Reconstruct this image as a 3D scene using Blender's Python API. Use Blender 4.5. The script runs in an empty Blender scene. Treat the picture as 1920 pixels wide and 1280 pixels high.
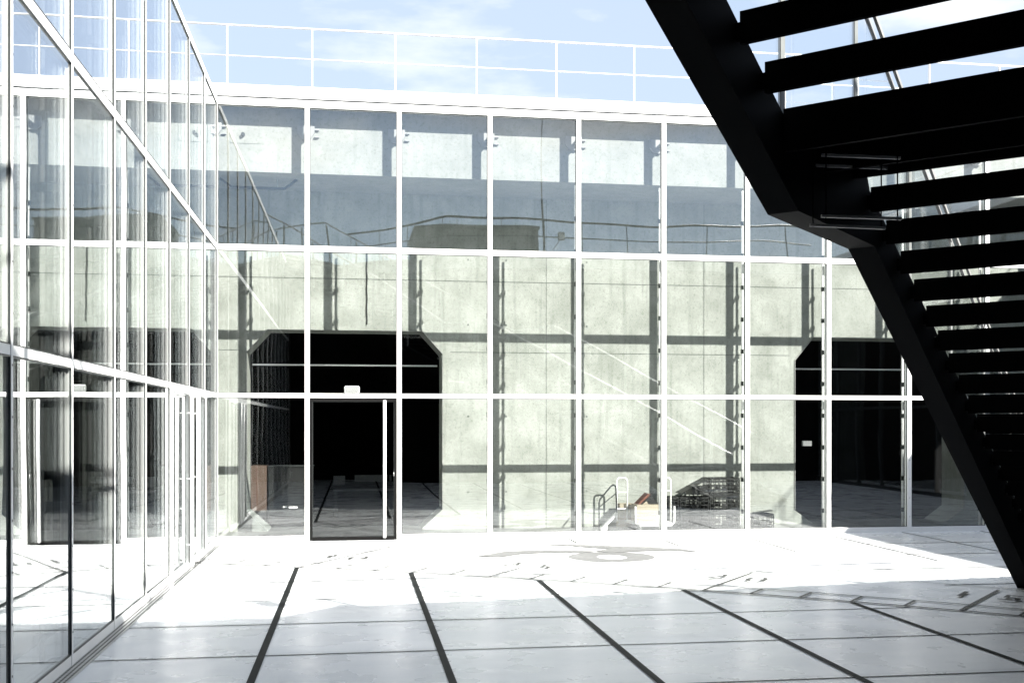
import bpy, bmesh, math, random
from mathutils import Vector, Matrix
random.seed(7)
sc = bpy.context.scene
COL = sc.collection

# ------------------------------------------------------------------ camera
CAMH = 1.75
F = 2006.0/1920.0*36.0
cam_d = bpy.data.cameras.new("camera"); cam = bpy.data.objects.new("camera", cam_d); COL.objects.link(cam)
cam.location = (0, 0, CAMH)
cam.rotation_euler = (math.radians(90), 0, -math.atan((960-665)/2006.0))
cam_d.sensor_width = 36; cam_d.lens = F
cam_d.shift_y = (797-640)/1920.0
cam_d.clip_start = 0.05; cam_d.clip_end = 2000
sc.camera = cam

# ------------------------------------------------------------------ light and sky
SUN = Vector((-0.733, 1.0, -0.78)).normalized()
EXPOSURE = 1.95
sc.view_settings.view_transform = 'Standard'
sc.view_settings.look = 'None'
sc.view_settings.exposure = EXPOSURE
sc.view_settings.gamma = 1
sun_d = bpy.data.lights.new("sun", 'SUN'); sun_d.energy = 5.0; sun_d.angle = math.radians(0.5)
sun_d.color = (1.0, 0.965, 0.91)
sun = bpy.data.objects.new("sun", sun_d); COL.objects.link(sun)
sun.rotation_euler = SUN.to_track_quat('-Z', 'Y').to_euler(); sun.location = (10, -14, 14)

W = bpy.data.worlds.new("World"); sc.world = W; W.use_nodes = True
nt = W.node_tree; nt.nodes.clear()
def N(nt, t, **kw):
    n = nt.nodes.new(t)
    for k, v in kw.items(): setattr(n, k, v)
    return n
out = N(nt, 'ShaderNodeOutputWorld'); bg = N(nt, 'ShaderNodeBackground')
sky = N(nt, 'ShaderNodeTexSky', sky_type='NISHITA'); sky.sun_disc = False
sky.sun_elevation = math.asin(-SUN.z); sky.sun_rotation = math.atan2(-SUN.x, -SUN.y)
sky.air_density = 1.0; sky.dust_density = 0.3; sky.ozone_density = 1.0
SKY = 0.05
bg.inputs['Strength'].default_value = SKY
geo = N(nt, 'ShaderNodeTexCoord')
mp = N(nt, 'ShaderNodeMapping'); mp.inputs['Scale'].default_value = (1.0, 1.0, 3.2); mp.inputs['Location'].default_value = (3.1, 1.7, 0.4)
ns = N(nt, 'ShaderNodeTexNoise'); ns.inputs['Scale'].default_value = 2.6; ns.inputs['Detail'].default_value = 8; ns.inputs['Roughness'].default_value = 0.56
rp = N(nt, 'ShaderNodeValToRGB'); rp.color_ramp.elements[0].position = 0.48; rp.color_ramp.elements[1].position = 0.64
mx = N(nt, 'ShaderNodeMix', data_type='RGBA')
nt.links.new(geo.outputs['Generated'], mp.inputs[0]); nt.links.new(mp.outputs[0], ns.inputs['Vector'])
nt.links.new(ns.outputs['Fac'], rp.inputs[0])
nt.links.new(rp.outputs[0], mx.inputs[0])
mx.inputs[7].default_value = (6.3, 6.45, 6.6, 1)
# thin bright haze low in the sky on the side away from the sun
sep = N(nt, 'ShaderNodeSeparateXYZ'); nt.links.new(geo.outputs['Generated'], sep.inputs[0])
hz = N(nt, 'ShaderNodeMapRange', interpolation_type='SMOOTHSTEP'); hz.inputs[1].default_value = -0.2; hz.inputs[2].default_value = 0.7; hz.inputs[3].default_value = 0.5; hz.inputs[4].default_value = 0.80
nt.links.new(sep.outputs['Y'], hz.inputs[0])
mx0 = N(nt, 'ShaderNodeMix', data_type='RGBA'); mx0.inputs[7].default_value = (3.9, 4.6, 5.8, 1)
nt.links.new(hz.outputs[0], mx0.inputs[0]); nt.links.new(sky.outputs[0], mx0.inputs[6])
nt.links.new(mx0.outputs[2], mx.inputs[6]); nt.links.new(mx.outputs[2], bg.inputs['Color']); nt.links.new(bg.outputs[0], out.inputs[0])

cy = sc.cycles
cy.max_bounces = 12; cy.transparent_max_bounces = 40; cy.glossy_bounces = 6; cy.diffuse_bounces = 4
cy.sample_clamp_indirect = 15; cy.use_denoising = True; cy.blur_glossy = 0.19; cy.caustics_reflective = True; cy.caustics_refractive = False

# ------------------------------------------------------------------ materials
def principled(name, col, rough=0.6, metal=0.0, spec=0.5, var=0.0, vscale=3.0, bump=0.0, bscale=30.0, col2=None, rvar=0.0):
    m = bpy.data.materials.new(name); m.use_nodes = True
    t = m.node_tree; b = t.nodes['Principled BSDF']
    b.inputs['Base Color'].default_value = (*col, 1); b.inputs['Roughness'].default_value = rough
    b.inputs['Metallic'].default_value = metal; b.inputs['Specular IOR Level'].default_value = spec
    g = N(t, 'ShaderNodeNewGeometry')
    if var > 0 or col2:
        n = N(t, 'ShaderNodeTexNoise'); n.inputs['Scale'].default_value = vscale; n.inputs['Detail'].default_value = 7; n.inputs['Roughness'].default_value = 0.6
        t.links.new(g.outputs['Position'], n.inputs['Vector'])
        r = N(t, 'ShaderNodeValToRGB'); r.color_ramp.elements[0].position = 0.3; r.color_ramp.elements[1].position = 0.7
        c2 = col2 or tuple(c*(1-var) for c in col)
        r.color_ramp.elements[0].color = (*c2, 1); r.color_ramp.elements[1].color = (*col, 1)
        t.links.new(n.outputs['Fac'], r.inputs[0]); t.links.new(r.outputs[0], b.inputs['Base Color'])
        if rvar:
            mr = N(t, 'ShaderNodeMapRange'); mr.inputs[3].default_value = rough+rvar; mr.inputs[4].default_value = max(0.02, rough-rvar)
            t.links.new(n.outputs['Fac'], mr.inputs[0]); t.links.new(mr.outputs[0], b.inputs['Roughness'])
    if bump > 0:
        n2 = N(t, 'ShaderNodeTexNoise'); n2.inputs['Scale'].default_value = bscale; n2.inputs['Detail'].default_value = 5
        t.links.new(g.outputs['Position'], n2.inputs['Vector'])
        bp = N(t, 'ShaderNodeBump'); bp.inputs['Strength'].default_value = bump; bp.inputs['Distance'].default_value = 0.01
        t.links.new(n2.outputs['Fac'], bp.inputs['Height']); t.links.new(bp.outputs[0], b.inputs['Normal'])
    return m

def concrete(name, light, dark, stain):
    """board-cast concrete: cloudy mottling, fine grain, faint vertical runs, sparse dark specks"""
    m = principled(name, light, rough=0.8, spec=0.25)
    t = m.node_tree; b = t.nodes['Principled BSDF']
    g = N(t, 'ShaderNodeNewGeometry')
    n1 = N(t, 'ShaderNodeTexNoise'); n1.inputs['Scale'].default_value = 1.7; n1.inputs['Detail'].default_value = 9; n1.inputs['Roughness'].default_value = 0.68
    t.links.new(g.outputs['Position'], n1.inputs['Vector'])
    r1 = N(t, 'ShaderNodeValToRGB'); r1.color_ramp.elements[0].position = 0.36; r1.color_ramp.elements[1].position = 0.62
    r1.color_ramp.elements[0].color = (*dark, 1); r1.color_ramp.elements[1].color = (*light, 1)
    t.links.new(n1.outputs['Fac'], r1.inputs[0])
    mpn = N(t, 'ShaderNodeMapping'); mpn.inputs['Scale'].default_value = (9, 9, 0.7)
    t.links.new(g.outputs['Position'], mpn.inputs[0])
    n2 = N(t, 'ShaderNodeTexNoise'); n2.inputs['Scale'].default_value = 1.0; n2.inputs['Detail'].default_value = 6
    t.links.new(mpn.outputs[0], n2.inputs['Vector'])
    r2 = N(t, 'ShaderNodeValToRGB'); r2.color_ramp.elements[0].position = 0.55; r2.color_ramp.elements[1].position = 0.78
    r2.color_ramp.elements[0].color = (0, 0, 0, 1); r2.color_ramp.elements[1].color = (0.6, 0.6, 0.6, 1)
    t.links.new(n2.outputs['Fac'], r2.inputs[0])
    mx1 = N(t, 'ShaderNodeMix', data_type='RGBA'); mx1.inputs[7].default_value = (*stain, 1)
    t.links.new(r2.outputs[0], mx1.inputs[0]); t.links.new(r1.outputs[0], mx1.inputs[6])
    n3 = N(t, 'ShaderNodeTexNoise'); n3.inputs['Scale'].default_value = 26; n3.inputs['Detail'].default_value = 6; n3.inputs['Roughness'].default_value = 0.7
    t.links.new(g.outputs['Position'], n3.inputs['Vector'])
    r3 = N(t, 'ShaderNodeValToRGB'); r3.color_ramp.elements[0].position = 0.36; r3.color_ramp.elements[1].position = 0.47
    r3.color_ramp.elements[0].color = (0.72, 0.74, 0.70, 1); r3.color_ramp.elements[1].color = (1, 1, 1, 1)
    t.links.new(n3.outputs['Fac'], r3.inputs[0])
    mx2 = N(t, 'ShaderNodeMix', data_type='RGBA', blend_type='MULTIPLY'); mx2.inputs[0].default_value = 0.8
    t.links.new(mx1.outputs[2], mx2.inputs[6]); t.links.new(r3.outputs[0], mx2.inputs[7])
    t.links.new(mx2.outputs[2], b.inputs['Base Color'])
    bp = N(t, 'ShaderNodeBump'); bp.inputs['Strength'].default_value = 0.35; bp.inputs['Distance'].default_value = 0.01
    t.links.new(n3.outputs['Fac'], bp.inputs['Height']); t.links.new(bp.outputs[0], b.inputs['Normal'])
    return m

def glass(name, f0=0.115, tint=(0.97, 0.981, 0.975), wav=0.0, power=4.6):
    m = bpy.data.materials.new(name); m.use_nodes = True; t = m.node_tree; t.nodes.clear()
    o = N(t, 'ShaderNodeOutputMaterial'); mxs = N(t, 'ShaderNodeMixShader')
    tr = N(t, 'ShaderNodeBsdfTransparent'); tr.inputs[0].default_value = (*tint, 1)
    gl = N(t, 'ShaderNodeBsdfGlossy'); gl.inputs['Roughness'].default_value = 0.0; gl.inputs[0].default_value = (0.97, 0.99, 1.0, 1)
    g = N(t, 'ShaderNodeNewGeometry')
    dp = N(t, 'ShaderNodeVectorMath', operation='DOT_PRODUCT'); t.links.new(g.outputs['Incoming'], dp.inputs[0]); t.links.new(g.outputs['Normal'], dp.inputs[1])
    ab = N(t, 'ShaderNodeMath', operation='ABSOLUTE'); t.links.new(dp.outputs['Value'], ab.inputs[0])
    su = N(t, 'ShaderNodeMath', operation='SUBTRACT'); su.inputs[0].default_value = 1.0; t.links.new(ab.outputs[0], su.inputs[1])
    pw = N(t, 'ShaderNodeMath', operation='POWER'); pw.inputs[1].default_value = power; t.links.new(su.outputs[0], pw.inputs[0])
    ma = N(t, 'ShaderNodeMath', operation='MULTIPLY_ADD'); ma.inputs[1].default_value = 1-f0; ma.inputs[2].default_value = f0
    t.links.new(pw.outputs[0], ma.inputs[0]); t.links.new(ma.outputs[0], mxs.inputs[0])
    t.links.new(tr.outputs[0], mxs.inputs[1]); t.links.new(gl.outputs[0], mxs.inputs[2]); t.links.new(mxs.outputs[0], o.inputs[0])
    if wav > 0:
        n = N(t, 'ShaderNodeTexNoise'); n.inputs['Scale'].default_value = 0.55; n.inputs['Detail'].default_value = 1.0
        t.links.new(g.outputs['Position'], n.inputs['Vector'])
        b = N(t, 'ShaderNodeBump'); b.inputs['Strength'].default_value = 1.0; b.inputs['Distance'].default_value = wav
        t.links.new(n.outputs['Fac'], b.inputs['Height']); t.links.new(b.outputs[0], gl.inputs['Normal'])
    return m

M = {}
M['white'] = principled('white_painted_steel', (0.80, 0.80, 0.79), rough=0.35, var=0.05, vscale=5)
M['white2'] = principled('white_aluminium_cap', (0.78, 0.78, 0.78), rough=0.4, var=0.06, vscale=2)
M['steel'] = principled('brushed_steel', (0.55, 0.56, 0.57), rough=0.32, metal=0.9, var=0.15, vscale=6)
M['dark_steel'] = principled('dark_steel', (0.035, 0.04, 0.04), rough=0.45, var=0.3, vscale=6)
M['stair_black'] = principled('matt_black_steel', (0.004, 0.004, 0.004), rough=0.7, spec=0.04, var=0.4, vscale=2)
M['stair_grey'] = principled('grey_painted_steel_edge', (0.16, 0.17, 0.165), rough=0.6, var=0.3, vscale=8)
M['conc'] = concrete('cast_concrete', (0.318, 0.330, 0.306), (0.225, 0.236, 0.214), (0.15, 0.162, 0.142))
M['conc_beam'] = concrete('cast_concrete_beam', (0.29, 0.292, 0.28), (0.225, 0.23, 0.218), (0.18, 0.19, 0.175))
M['corridor'] = principled('grey_low_bounce_floor', (0.11, 0.112, 0.11), rough=0.3, spec=0.3, var=0.15)  # grey chosen to cut light bounced up onto the concrete wall
M['conc_dark'] = concrete('shade_and_joint_concrete', (0.15, 0.16, 0.15), (0.09, 0.10, 0.09), (0.07, 0.08, 0.07))  # darker concrete: painted shade on piers and wings, own tone of joints
M['room'] = principled('black_shade_walls', (0.006, 0.006, 0.006), rough=0.9, spec=0.05, var=0.3)  # near-black colour stands in for shade in the room and the wings
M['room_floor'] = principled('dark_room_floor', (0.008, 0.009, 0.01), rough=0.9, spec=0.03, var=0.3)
M['glass'] = glass('facade_glass', wav=0.006)
M['glass_side'] = glass('side_facade_glass', f0=0.09, wav=0.003, power=2.0)
M['rail_glass'] = glass('balustrade_glass', f0=0.04)
M['door_glass'] = glass('door_glass', f0=0.07, tint=(0.6, 0.62, 0.62))
M['inlay'] = principled('dark_metal_inlay', (0.012, 0.014, 0.014), rough=0.6, spec=0.08, var=0.4, vscale=9)
M['joint'] = principled('dark_joint_filler', (0.012, 0.014, 0.014), rough=0.75, spec=0.1, var=0.3, vscale=12)
M['mark'] = principled('grey_floor_marking', (0.17, 0.172, 0.17), rough=0.5, spec=0.2, var=0.25, vscale=9)
M['markline'] = principled('thin_floor_marking', (0.05, 0.052, 0.05), rough=0.5, spec=0.2, var=0.2, vscale=9)
M['wood'] = principled('brown_wood_veneer', (0.085, 0.055, 0.040), rough=0.55, var=0.25, vscale=4)
M['card'] = principled('beige_cardboard', (0.30, 0.265, 0.20), rough=0.85, var=0.08)
M['card_red'] = principled('brown_cardboard', (0.13, 0.05, 0.032), rough=0.85, var=0.15)
M['paper'] = principled('white_paper_label', (0.8, 0.8, 0.8), rough=0.7, var=0.03)
M['crate'] = principled('black_plastic', (0.012, 0.013, 0.013), rough=0.4, var=0.3)
M['cable'] = principled('black_rubber', (0.02, 0.02, 0.02), rough=0.7, var=0.2)
M['ramp'] = principled('white_board', (0.5, 0.5, 0.49), rough=0.6, var=0.06)
M['rail_grey'] = principled('light_grey_rail_paint', (0.2, 0.2, 0.195), rough=0.5, var=0.1)
M['door_black'] = principled('black_door_frame', (0.006, 0.006, 0.006), rough=0.7, spec=0.05, var=0.2)
M['rubber'] = principled('grey_rubber', (0.3, 0.3, 0.3), rough=0.7, var=0.2)
M['gravel'] = principled('roof_membrane', (0.28, 0.28, 0.27), rough=0.9, var=0.3, vscale=2)
M['soil'] = principled('dusty_ground', (0.22, 0.20, 0.17), rough=0.95, var=0.3, vscale=0.4)
M['lamp_glass'] = principled('floodlight_lens', (0.6, 0.6, 0.55), rough=0.2)

def floor_mat():
    m = principled('polished_concrete_floor', (0.62, 0.62, 0.61), rough=0.3, spec=0.35)
    t = m.node_tree; b = t.nodes['Principled BSDF']; g = N(t, 'ShaderNodeNewGeometry')
    n1 = N(t, 'ShaderNodeTexNoise'); n1.inputs['Scale'].default_value = 0.9; n1.inputs['Detail'].default_value = 10; n1.inputs['Roughness'].default_value = 0.62
    mpf = N(t, 'ShaderNodeMapping'); mpf.inputs['Scale'].default_value = (0.55, 1.5, 1); mpf.inputs['Rotation'].default_value = (0, 0, 0.25)
    t.links.new(g.outputs['Position'], mpf.inputs[0]); t.links.new(mpf.outputs[0], n1.inputs['Vector'])
    r = N(t, 'ShaderNodeValToRGB'); r.color_ramp.elements[0].position = 0.32; r.color_ramp.elements[1].position = 0.66
    r.color_ramp.elements[0].color = (0.66, 0.675, 0.68, 1); r.color_ramp.elements[1].color = (0.80, 0.80, 0.795, 1)
    t.links.new(n1.outputs['Fac'], r.inputs[0])
    n3 = N(t, 'ShaderNodeTexNoise'); n3.inputs['Scale'].default_value = 40; n3.inputs['Detail'].default_value = 6; n3.inputs['Roughness'].default_value = 0.7
    t.links.new(g.outputs['Position'], n3.inputs['Vector'])
    r3 = N(t, 'ShaderNodeValToRGB'); r3.color_ramp.elements[0].position = 0.25; r3.color_ramp.elements[1].position = 0.6
    r3.color_ramp.elements[0].color = (0.93, 0.935, 0.94, 1); r3.color_ramp.elements[1].color = (1, 1, 1, 1)
    t.links.new(n3.outputs['Fac'], r3.inputs[0])
    mm = N(t, 'ShaderNodeMix', data_type='RGBA', blend_type='MULTIPLY'); mm.inputs[0].default_value = 1
    t.links.new(r.outputs[0], mm.inputs[6]); t.links.new(r3.outputs[0], mm.inputs[7]); 
    # every cast slab has its own slight tone
    sb = N(t, 'ShaderNodeVectorMath', operation='ADD'); sb.inputs[1].default_value = (0.715, 0.70, 0)
    dv = N(t, 'ShaderNodeVectorMath', operation='DIVIDE'); dv.inputs[1].default_value = (1.39, 1.302, 1e6)
    fl = N(t, 'ShaderNodeVectorMath', operation='FLOOR'); wn = N(t, 'ShaderNodeTexWhiteNoise', noise_dimensions='2D')
    t.links.new(g.outputs['Position'], sb.inputs[0]); t.links.new(sb.outputs[0], dv.inputs[0]); t.links.new(dv.outputs[0], fl.inputs[0]); t.links.new(fl.outputs[0], wn.inputs['Vector'])
    ms = N(t, 'ShaderNodeMapRange'); ms.inputs[3].default_value = 0.90; ms.inputs[4].default_value = 1.04; t.links.new(wn.outputs['Value'], ms.inputs[0])
    # sparse scuffs and old drip stains
    n5 = N(t, 'ShaderNodeTexNoise'); n5.inputs['Scale'].default_value = 3.4; n5.inputs['Detail'].default_value = 8; n5.inputs['Roughness'].default_value = 0.75
    t.links.new(mpf.outputs[0], n5.inputs['Vector'])
    r5 = N(t, 'ShaderNodeMapRange', interpolation_type='SMOOTHSTEP'); r5.inputs[1].default_value = 0.28; r5.inputs[2].default_value = 0.44; r5.inputs[3].default_value = 0.80; r5.inputs[4].default_value = 1.0
    t.links.new(n5.outputs['Fac'], r5.inputs[0])
    mk = N(t, 'ShaderNodeMath', operation='MULTIPLY'); t.links.new(ms.outputs[0], mk.inputs[0]); t.links.new(r5.outputs[0], mk.inputs[1])
    sc3 = N(t, 'ShaderNodeVectorMath', operation='SCALE'); t.links.new(mm.outputs[2], sc3.inputs[0]); t.links.new(mk.outputs[0], sc3.inputs['Scale'])
    t.links.new(sc3.outputs[0], b.inputs['Base Color'])
    n2 = N(t, 'ShaderNodeTexNoise'); n2.inputs['Scale'].default_value = 2.2; n2.inputs['Detail'].default_value = 5
    t.links.new(g.outputs['Position'], n2.inputs['Vector'])
    mr = N(t, 'ShaderNodeMapRange'); mr.inputs[3].default_value = 0.16; mr.inputs[4].default_value = 0.42
    t.links.new(n2.outputs['Fac'], mr.inputs[0]); t.links.new(mr.outputs[0], b.inputs['Roughness'])
    return m
M['floor'] = floor_mat()

# ------------------------------------------------------------------ mesh helpers
BASE = {}
class MB:
    def __init__(s): s.v = []; s.f = []
    def add(s, vs, fs):
        k = len(s.v); s.v += [tuple(v) for v in vs]; s.f += [tuple(i+k for i in f) for f in fs]; return s
    def box(s, x0, x1, y0, y1, z0, z1):
        vs = [(x, y, z) for z in (z0, z1) for y in (y0, y1) for x in (x0, x1)]
        return s.add(vs, [(0, 2, 3, 1), (4, 5, 7, 6), (0, 1, 5, 4), (2, 6, 7, 3), (0, 4, 6, 2), (1, 3, 7, 5)])
    def prism(s, pts, ext):
        """pts: 3-D outline, ext: extrusion vector"""
        n = len(pts); e = Vector(ext); P = [Vector(p) for p in pts]
        vs = P + [p+e for p in P]
        fs = [tuple(reversed(range(n))), tuple(range(n, 2*n))] + [(i, (i+1) % n, (i+1) % n+n, i+n) for i in range(n)]
        return s.add(vs, fs)
    def bar(s, a, b, w, h, up=(0, 0, 1)):
        a = Vector(a); b = Vector(b); d = (b-a).normalized(); up = Vector(up)
        if abs(d.dot(up)) > 0.98: up = Vector((0, 1, 0))
        sd = d.cross(up).normalized(); u = sd.cross(d).normalized()
        pts = [a-sd*w/2-u*h/2, a+sd*w/2-u*h/2, a+sd*w/2+u*h/2, a-sd*w/2+u*h/2]
        return s.prism(pts, b-a)
    def tube(s, path, r, n=10, closed=False):
        P = [Vector(p) for p in path]; rings = []; m = len(P)
        for i, p in enumerate(P):
            if closed: d = (P[(i+1) % m]-P[i-1]).normalized()
            elif i == 0: d = (P[1]-P[0]).normalized()
            elif i == m-1: d = (P[-1]-P[-2]).normalized()
            else: d = ((P[i+1]-P[i]).normalized()+(P[i]-P[i-1]).normalized()).normalized()
            up = Vector((0, 0, 1)) if abs(d.z) < 0.9 else Vector((0, 1, 0))
            a = d.cross(up).normalized(); b = a.cross(d).normalized()
            rings.append([p+a*math.cos(2*math.pi*k/n)*r+b*math.sin(2*math.pi*k/n)*r for k in range(n)])
        vs = [v for r_ in rings for v in r_]; fs = []
        for i in range(m if closed else m-1):
            j = (i+1) % m
            fs += [(i*n+k, i*n+(k+1) % n, j*n+(k+1) % n, j*n+k) for k in range(n)]
        if not closed: fs += [tuple(reversed(range(n))), tuple((m-1)*n+k for k in range(n))]
        return s.add(vs, fs)
    def build(s, name, mat, parent=None, smooth=False, bevel=0.0, base=None):
        o_ = Vector(BASE.get(parent.name, (0, 0, 0))) if parent else Vector(base or (0, 0, 0))
        me = bpy.data.meshes.new(name)
        me.from_pydata([tuple(Vector(v)-o_) for v in s.v], [], s.f)
        bm = bmesh.new(); bm.from_mesh(me); bmesh.ops.recalc_face_normals(bm, faces=bm.faces)
        if bevel > 0:
            bmesh.ops.bevel(bm, geom=[e for e in bm.edges], offset=bevel, segments=2, affect='EDGES', clamp_overlap=True)
        bm.to_mesh(me); bm.free()
        if smooth:
            for p in me.polygons: p.use_smooth = len(p.vertices) == 4
        me.materials.append(mat)
        ob = bpy.data.objects.new(name, me); COL.objects.link(ob)
        if parent: ob.parent = parent
        else: ob.location = o_
        BASE[ob.name] = tuple(o_)
        return ob

def tag(o, label=None, cat=None, group=None, kind=None):
    if label: o['label'] = label
    if cat: o['category'] = cat
    if group: o['group'] = group
    if kind: o['kind'] = kind
    return o
def thing(name, label, cat, loc, group=None):
    o = bpy.data.objects.new(name, None); COL.objects.link(o); o.location = loc; o.empty_display_size = 0.2
    BASE[o.name] = tuple(loc)
    return tag(o, label, cat, group)
def struct(mb, name, mat): return tag(mb.build(name, mat), kind='structure')

# ------------------------------------------------------------------ dimensions of the place
XL = -2.05          # plane of the left glass wall
YB = 16.5           # plane of the back glass wall
XR = 14.35          # plane of the right glass wall
MOD = 1.39
ZT = [0.085, 2.20, 4.42, 6.61]      # base, first transom, second transom, head
ROOF = 6.85
EV = (0.687, 0.726)   # plan direction in which the stair goes down
TV = (-0.726, 0.687)  # plan direction along its treads
bx = [XL+MOD*k-0.05*0 for k in range(0, 13)]
bx = [-2.10, -0.71, 0.675, 2.077, 3.479, 4.86, 6.249, 7.63, 9.03, 10.42, 11.81, 13.20, 14.35]

# ------------------------------------------------------------------ ground, pavement and the dial drawn on it
struct(MB().box(-600, 600, -600, 600, -0.6, -0.30), 'ground', M['soil'])
struct(MB().box(-9, 30, -12, 26, -0.28, 0.0), 'pavement', M['floor'])

struct(MB().box(XL-0.105-1.3, XR+1.4, YB+0.105, 18.75, 0.0005, 0.004), 'low_bounce_floor', M['corridor'])  # sheet added over the paving to reduce bounced light in the corridor
def strip(mb, a, b, w, z=0.004):
    a = Vector((a[0], a[1], 0)); b = Vector((b[0], b[1], 0)); d = (b-a).normalized(); n = Vector((-d.y, d.x, 0))*w/2
    q = [a-n, a+n, b+n, b-n]
    return mb.add([(p.x, p.y, z) for p in q], [(0, 3, 2, 1)])

C0 = Vector((-14.8, -11.1))
def rlo(a): return 28.22+(a-29.0)*0.0415
def dial(a, dr=0.0):
    r = rlo(a)+dr; t = math.radians(a); return (C0.x+r*math.sin(t), C0.y+r*math.cos(t))
def arc_y_at(x):
    a = 26.0
    while dial(a)[0] < x and a < 60: a += 0.02
    return dial(a)[1]
mb = MB()
for x in (-0.70, 0.66, 2.055, 3.455, 4.855, 6.25, 7.64, 9.03):
    ye = arc_y_at(x) if x < 8 else 6.5
    strip(mb, (x, -1.5), (x, min(ye, 13.4)), 0.056, 0.008)
struct(mb, 'pavement_inlay_strip', M['inlay'])
mb = MB()
for y in (3.1, 4.4, 5.7, 7.0, 8.31, 9.61, 10.91, 12.21):
    xe = 2.0
    a = 26.0
    while dial(a)[1] > y and a < 60: a += 0.02
    xe = dial(a)[0] if a < 60 else 14
    strip(mb, (-1.93, y), (min(xe, 14), y), 0.021, 0.004)
for y, x0 in ((10.91, 6.4), (12.21, 4.6), (13.56, 6.9), (14.86, 6.4)):
    strip(mb, (x0, y), (14, y), 0.028, 0.004)
for x, y0, y1 in ((6.05, 14.1, 16.4), (7.46, 12.9, 16.4), (8.86, 11.8, 16.4), (10.25, 10.5, 16.4), (4.66, 15.0, 16.4), (3.27, 15.6, 16.4)):
    strip(mb, (x, y0), (x, y1), 0.028, 0.0045)
struct(mb, 'pavement_joint', M['joint'])
mb = MB()
def arc(mb, dr, w, a0=26.2, a1=56, z=0.012):
    n = 90
    for i in range(n):
        a = a0+(a1-a0)*i/n; b = a0+(a1-a0)*(i+1)/n
        q = [dial(a, dr), dial(a, dr+w), dial(b, dr+w), dial(b, dr)]
        mb.add([(p[0], p[1], z) for p in q], [(0, 3, 2, 1)][::1])
arc(mb, 0.0, 0.05); arc(mb, 0.40, 0.036)
arc(mb, 1.75, 0.022, 26.2, 56)
k = 27
while k < 57:
    L = 2.4 if k == 30 else (1.55 if k in (35, 40, 45, 50) else 0.40)
    if k == 35: L = 0.85
    strip(mb, dial(k, 0.0), dial(k, L), 0.030 if L < 1 else 0.036, 0.016)
    k += 1
struct(mb, 'pavement_dial_line', M['markline'])
# large numeral laid in the floor
mb = MB()
cx_, cy_, ro, ri = 3.385, 13.90, 0.575, 0.215
n = 48
for i in range(n):
    a = 2*math.pi*i/n; b = 2*math.pi*(i+1)/n
    q = [(cx_+ri*0.92*math.cos(a), cy_-0.03+ri*1.15*math.sin(a)), (cx_+ro*math.cos(a), cy_+ro*0.93*math.sin(a)), (cx_+ro*math.cos(b), cy_+ro*0.93*math.sin(b)), (cx_+ri*0.92*math.cos(b), cy_-0.03+ri*1.15*math.sin(b))]
    mb.add([(p[0], p[1], 0.004) for p in q], [(0, 1, 2, 3)])
def ribbon(mb, up, lo, z):
    for i in range(len(up)-1):
        q = [lo[i], lo[i+1], up[i+1], up[i]]
        mb.add([(p[0], p[1], z) for p in q], [(0, 1, 2, 3)])
ribbon(mb, [(1.62, 14.22), (2.05, 14.66), (2.55, 14.77), (3.05, 14.68), (3.32, 14.50)], [(1.66, 14.18), (1.93, 14.06), (2.22, 14.34), (2.60, 14.45), (3.10, 14.36)], 0.008)
ribbon(mb, [(3.30, 14.54), (3.85, 15.00), (4.20, 14.90), (4.57, 14.60), (4.72, 14.19)], [(3.45, 14.30), (3.75, 14.40), (4.17, 14.46), (4.50, 14.38), (4.71, 14.17)], 0.0085)
ribbon(mb, [(2.70, 15.33), (3.06, 15.43), (3.30, 15.34), (3.62, 15.14), (3.85, 15.02)], [(2.75, 15.29), (3.06, 15.26), (3.22, 15.04), (3.40, 14.88), (3.60, 14.76)], 0.009)
struct(mb, 'pavement_large_numeral', M['mark'])
def floor_text(txt, ang, dr, off, size, name='pavement_numeral'):
    cu = bpy.data.curves.new(name, 'FONT'); cu.body = txt; cu.size = size; cu.align_x = 'CENTER'; cu.align_y = 'CENTER'
    o = bpy.data.objects.new(name, cu); COL.objects.link(o)
    p = dial(ang, dr); rot = -math.radians(31 + (ang-30)*0.9)
    d = Vector((math.cos(rot), math.sin(rot)))*off
    dg = bpy.context.evaluated_depsgraph_get(); me = bpy.data.meshes.new_from_object(o.evaluated_get(dg))
    bpy.data.objects.remove(o)
    me.materials.clear(); me.materials.append(M['markline'])
    ob = bpy.data.objects.new(name, me); COL.objects.link(ob)
    ob.location = (p[0]+d.x, p[1]+d.y, 0.020); ob.rotation_euler = (0, 0, rot)
    tag(ob, kind='structure')
for num, ang in (('30', 30), ('25', 35), ('20', 40), ('15', 45), ('10', 50)):
    floor_text(num[0], ang, 1.02, -0.23, 0.52); floor_text(num[1], ang, 1.02, 0.23, 0.52)

# ------------------------------------------------------------------ glass curtain walls
def lerp(a, b, t): return tuple(a[i]+(b[i]-a[i])*t for i in range(len(a)))

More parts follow.
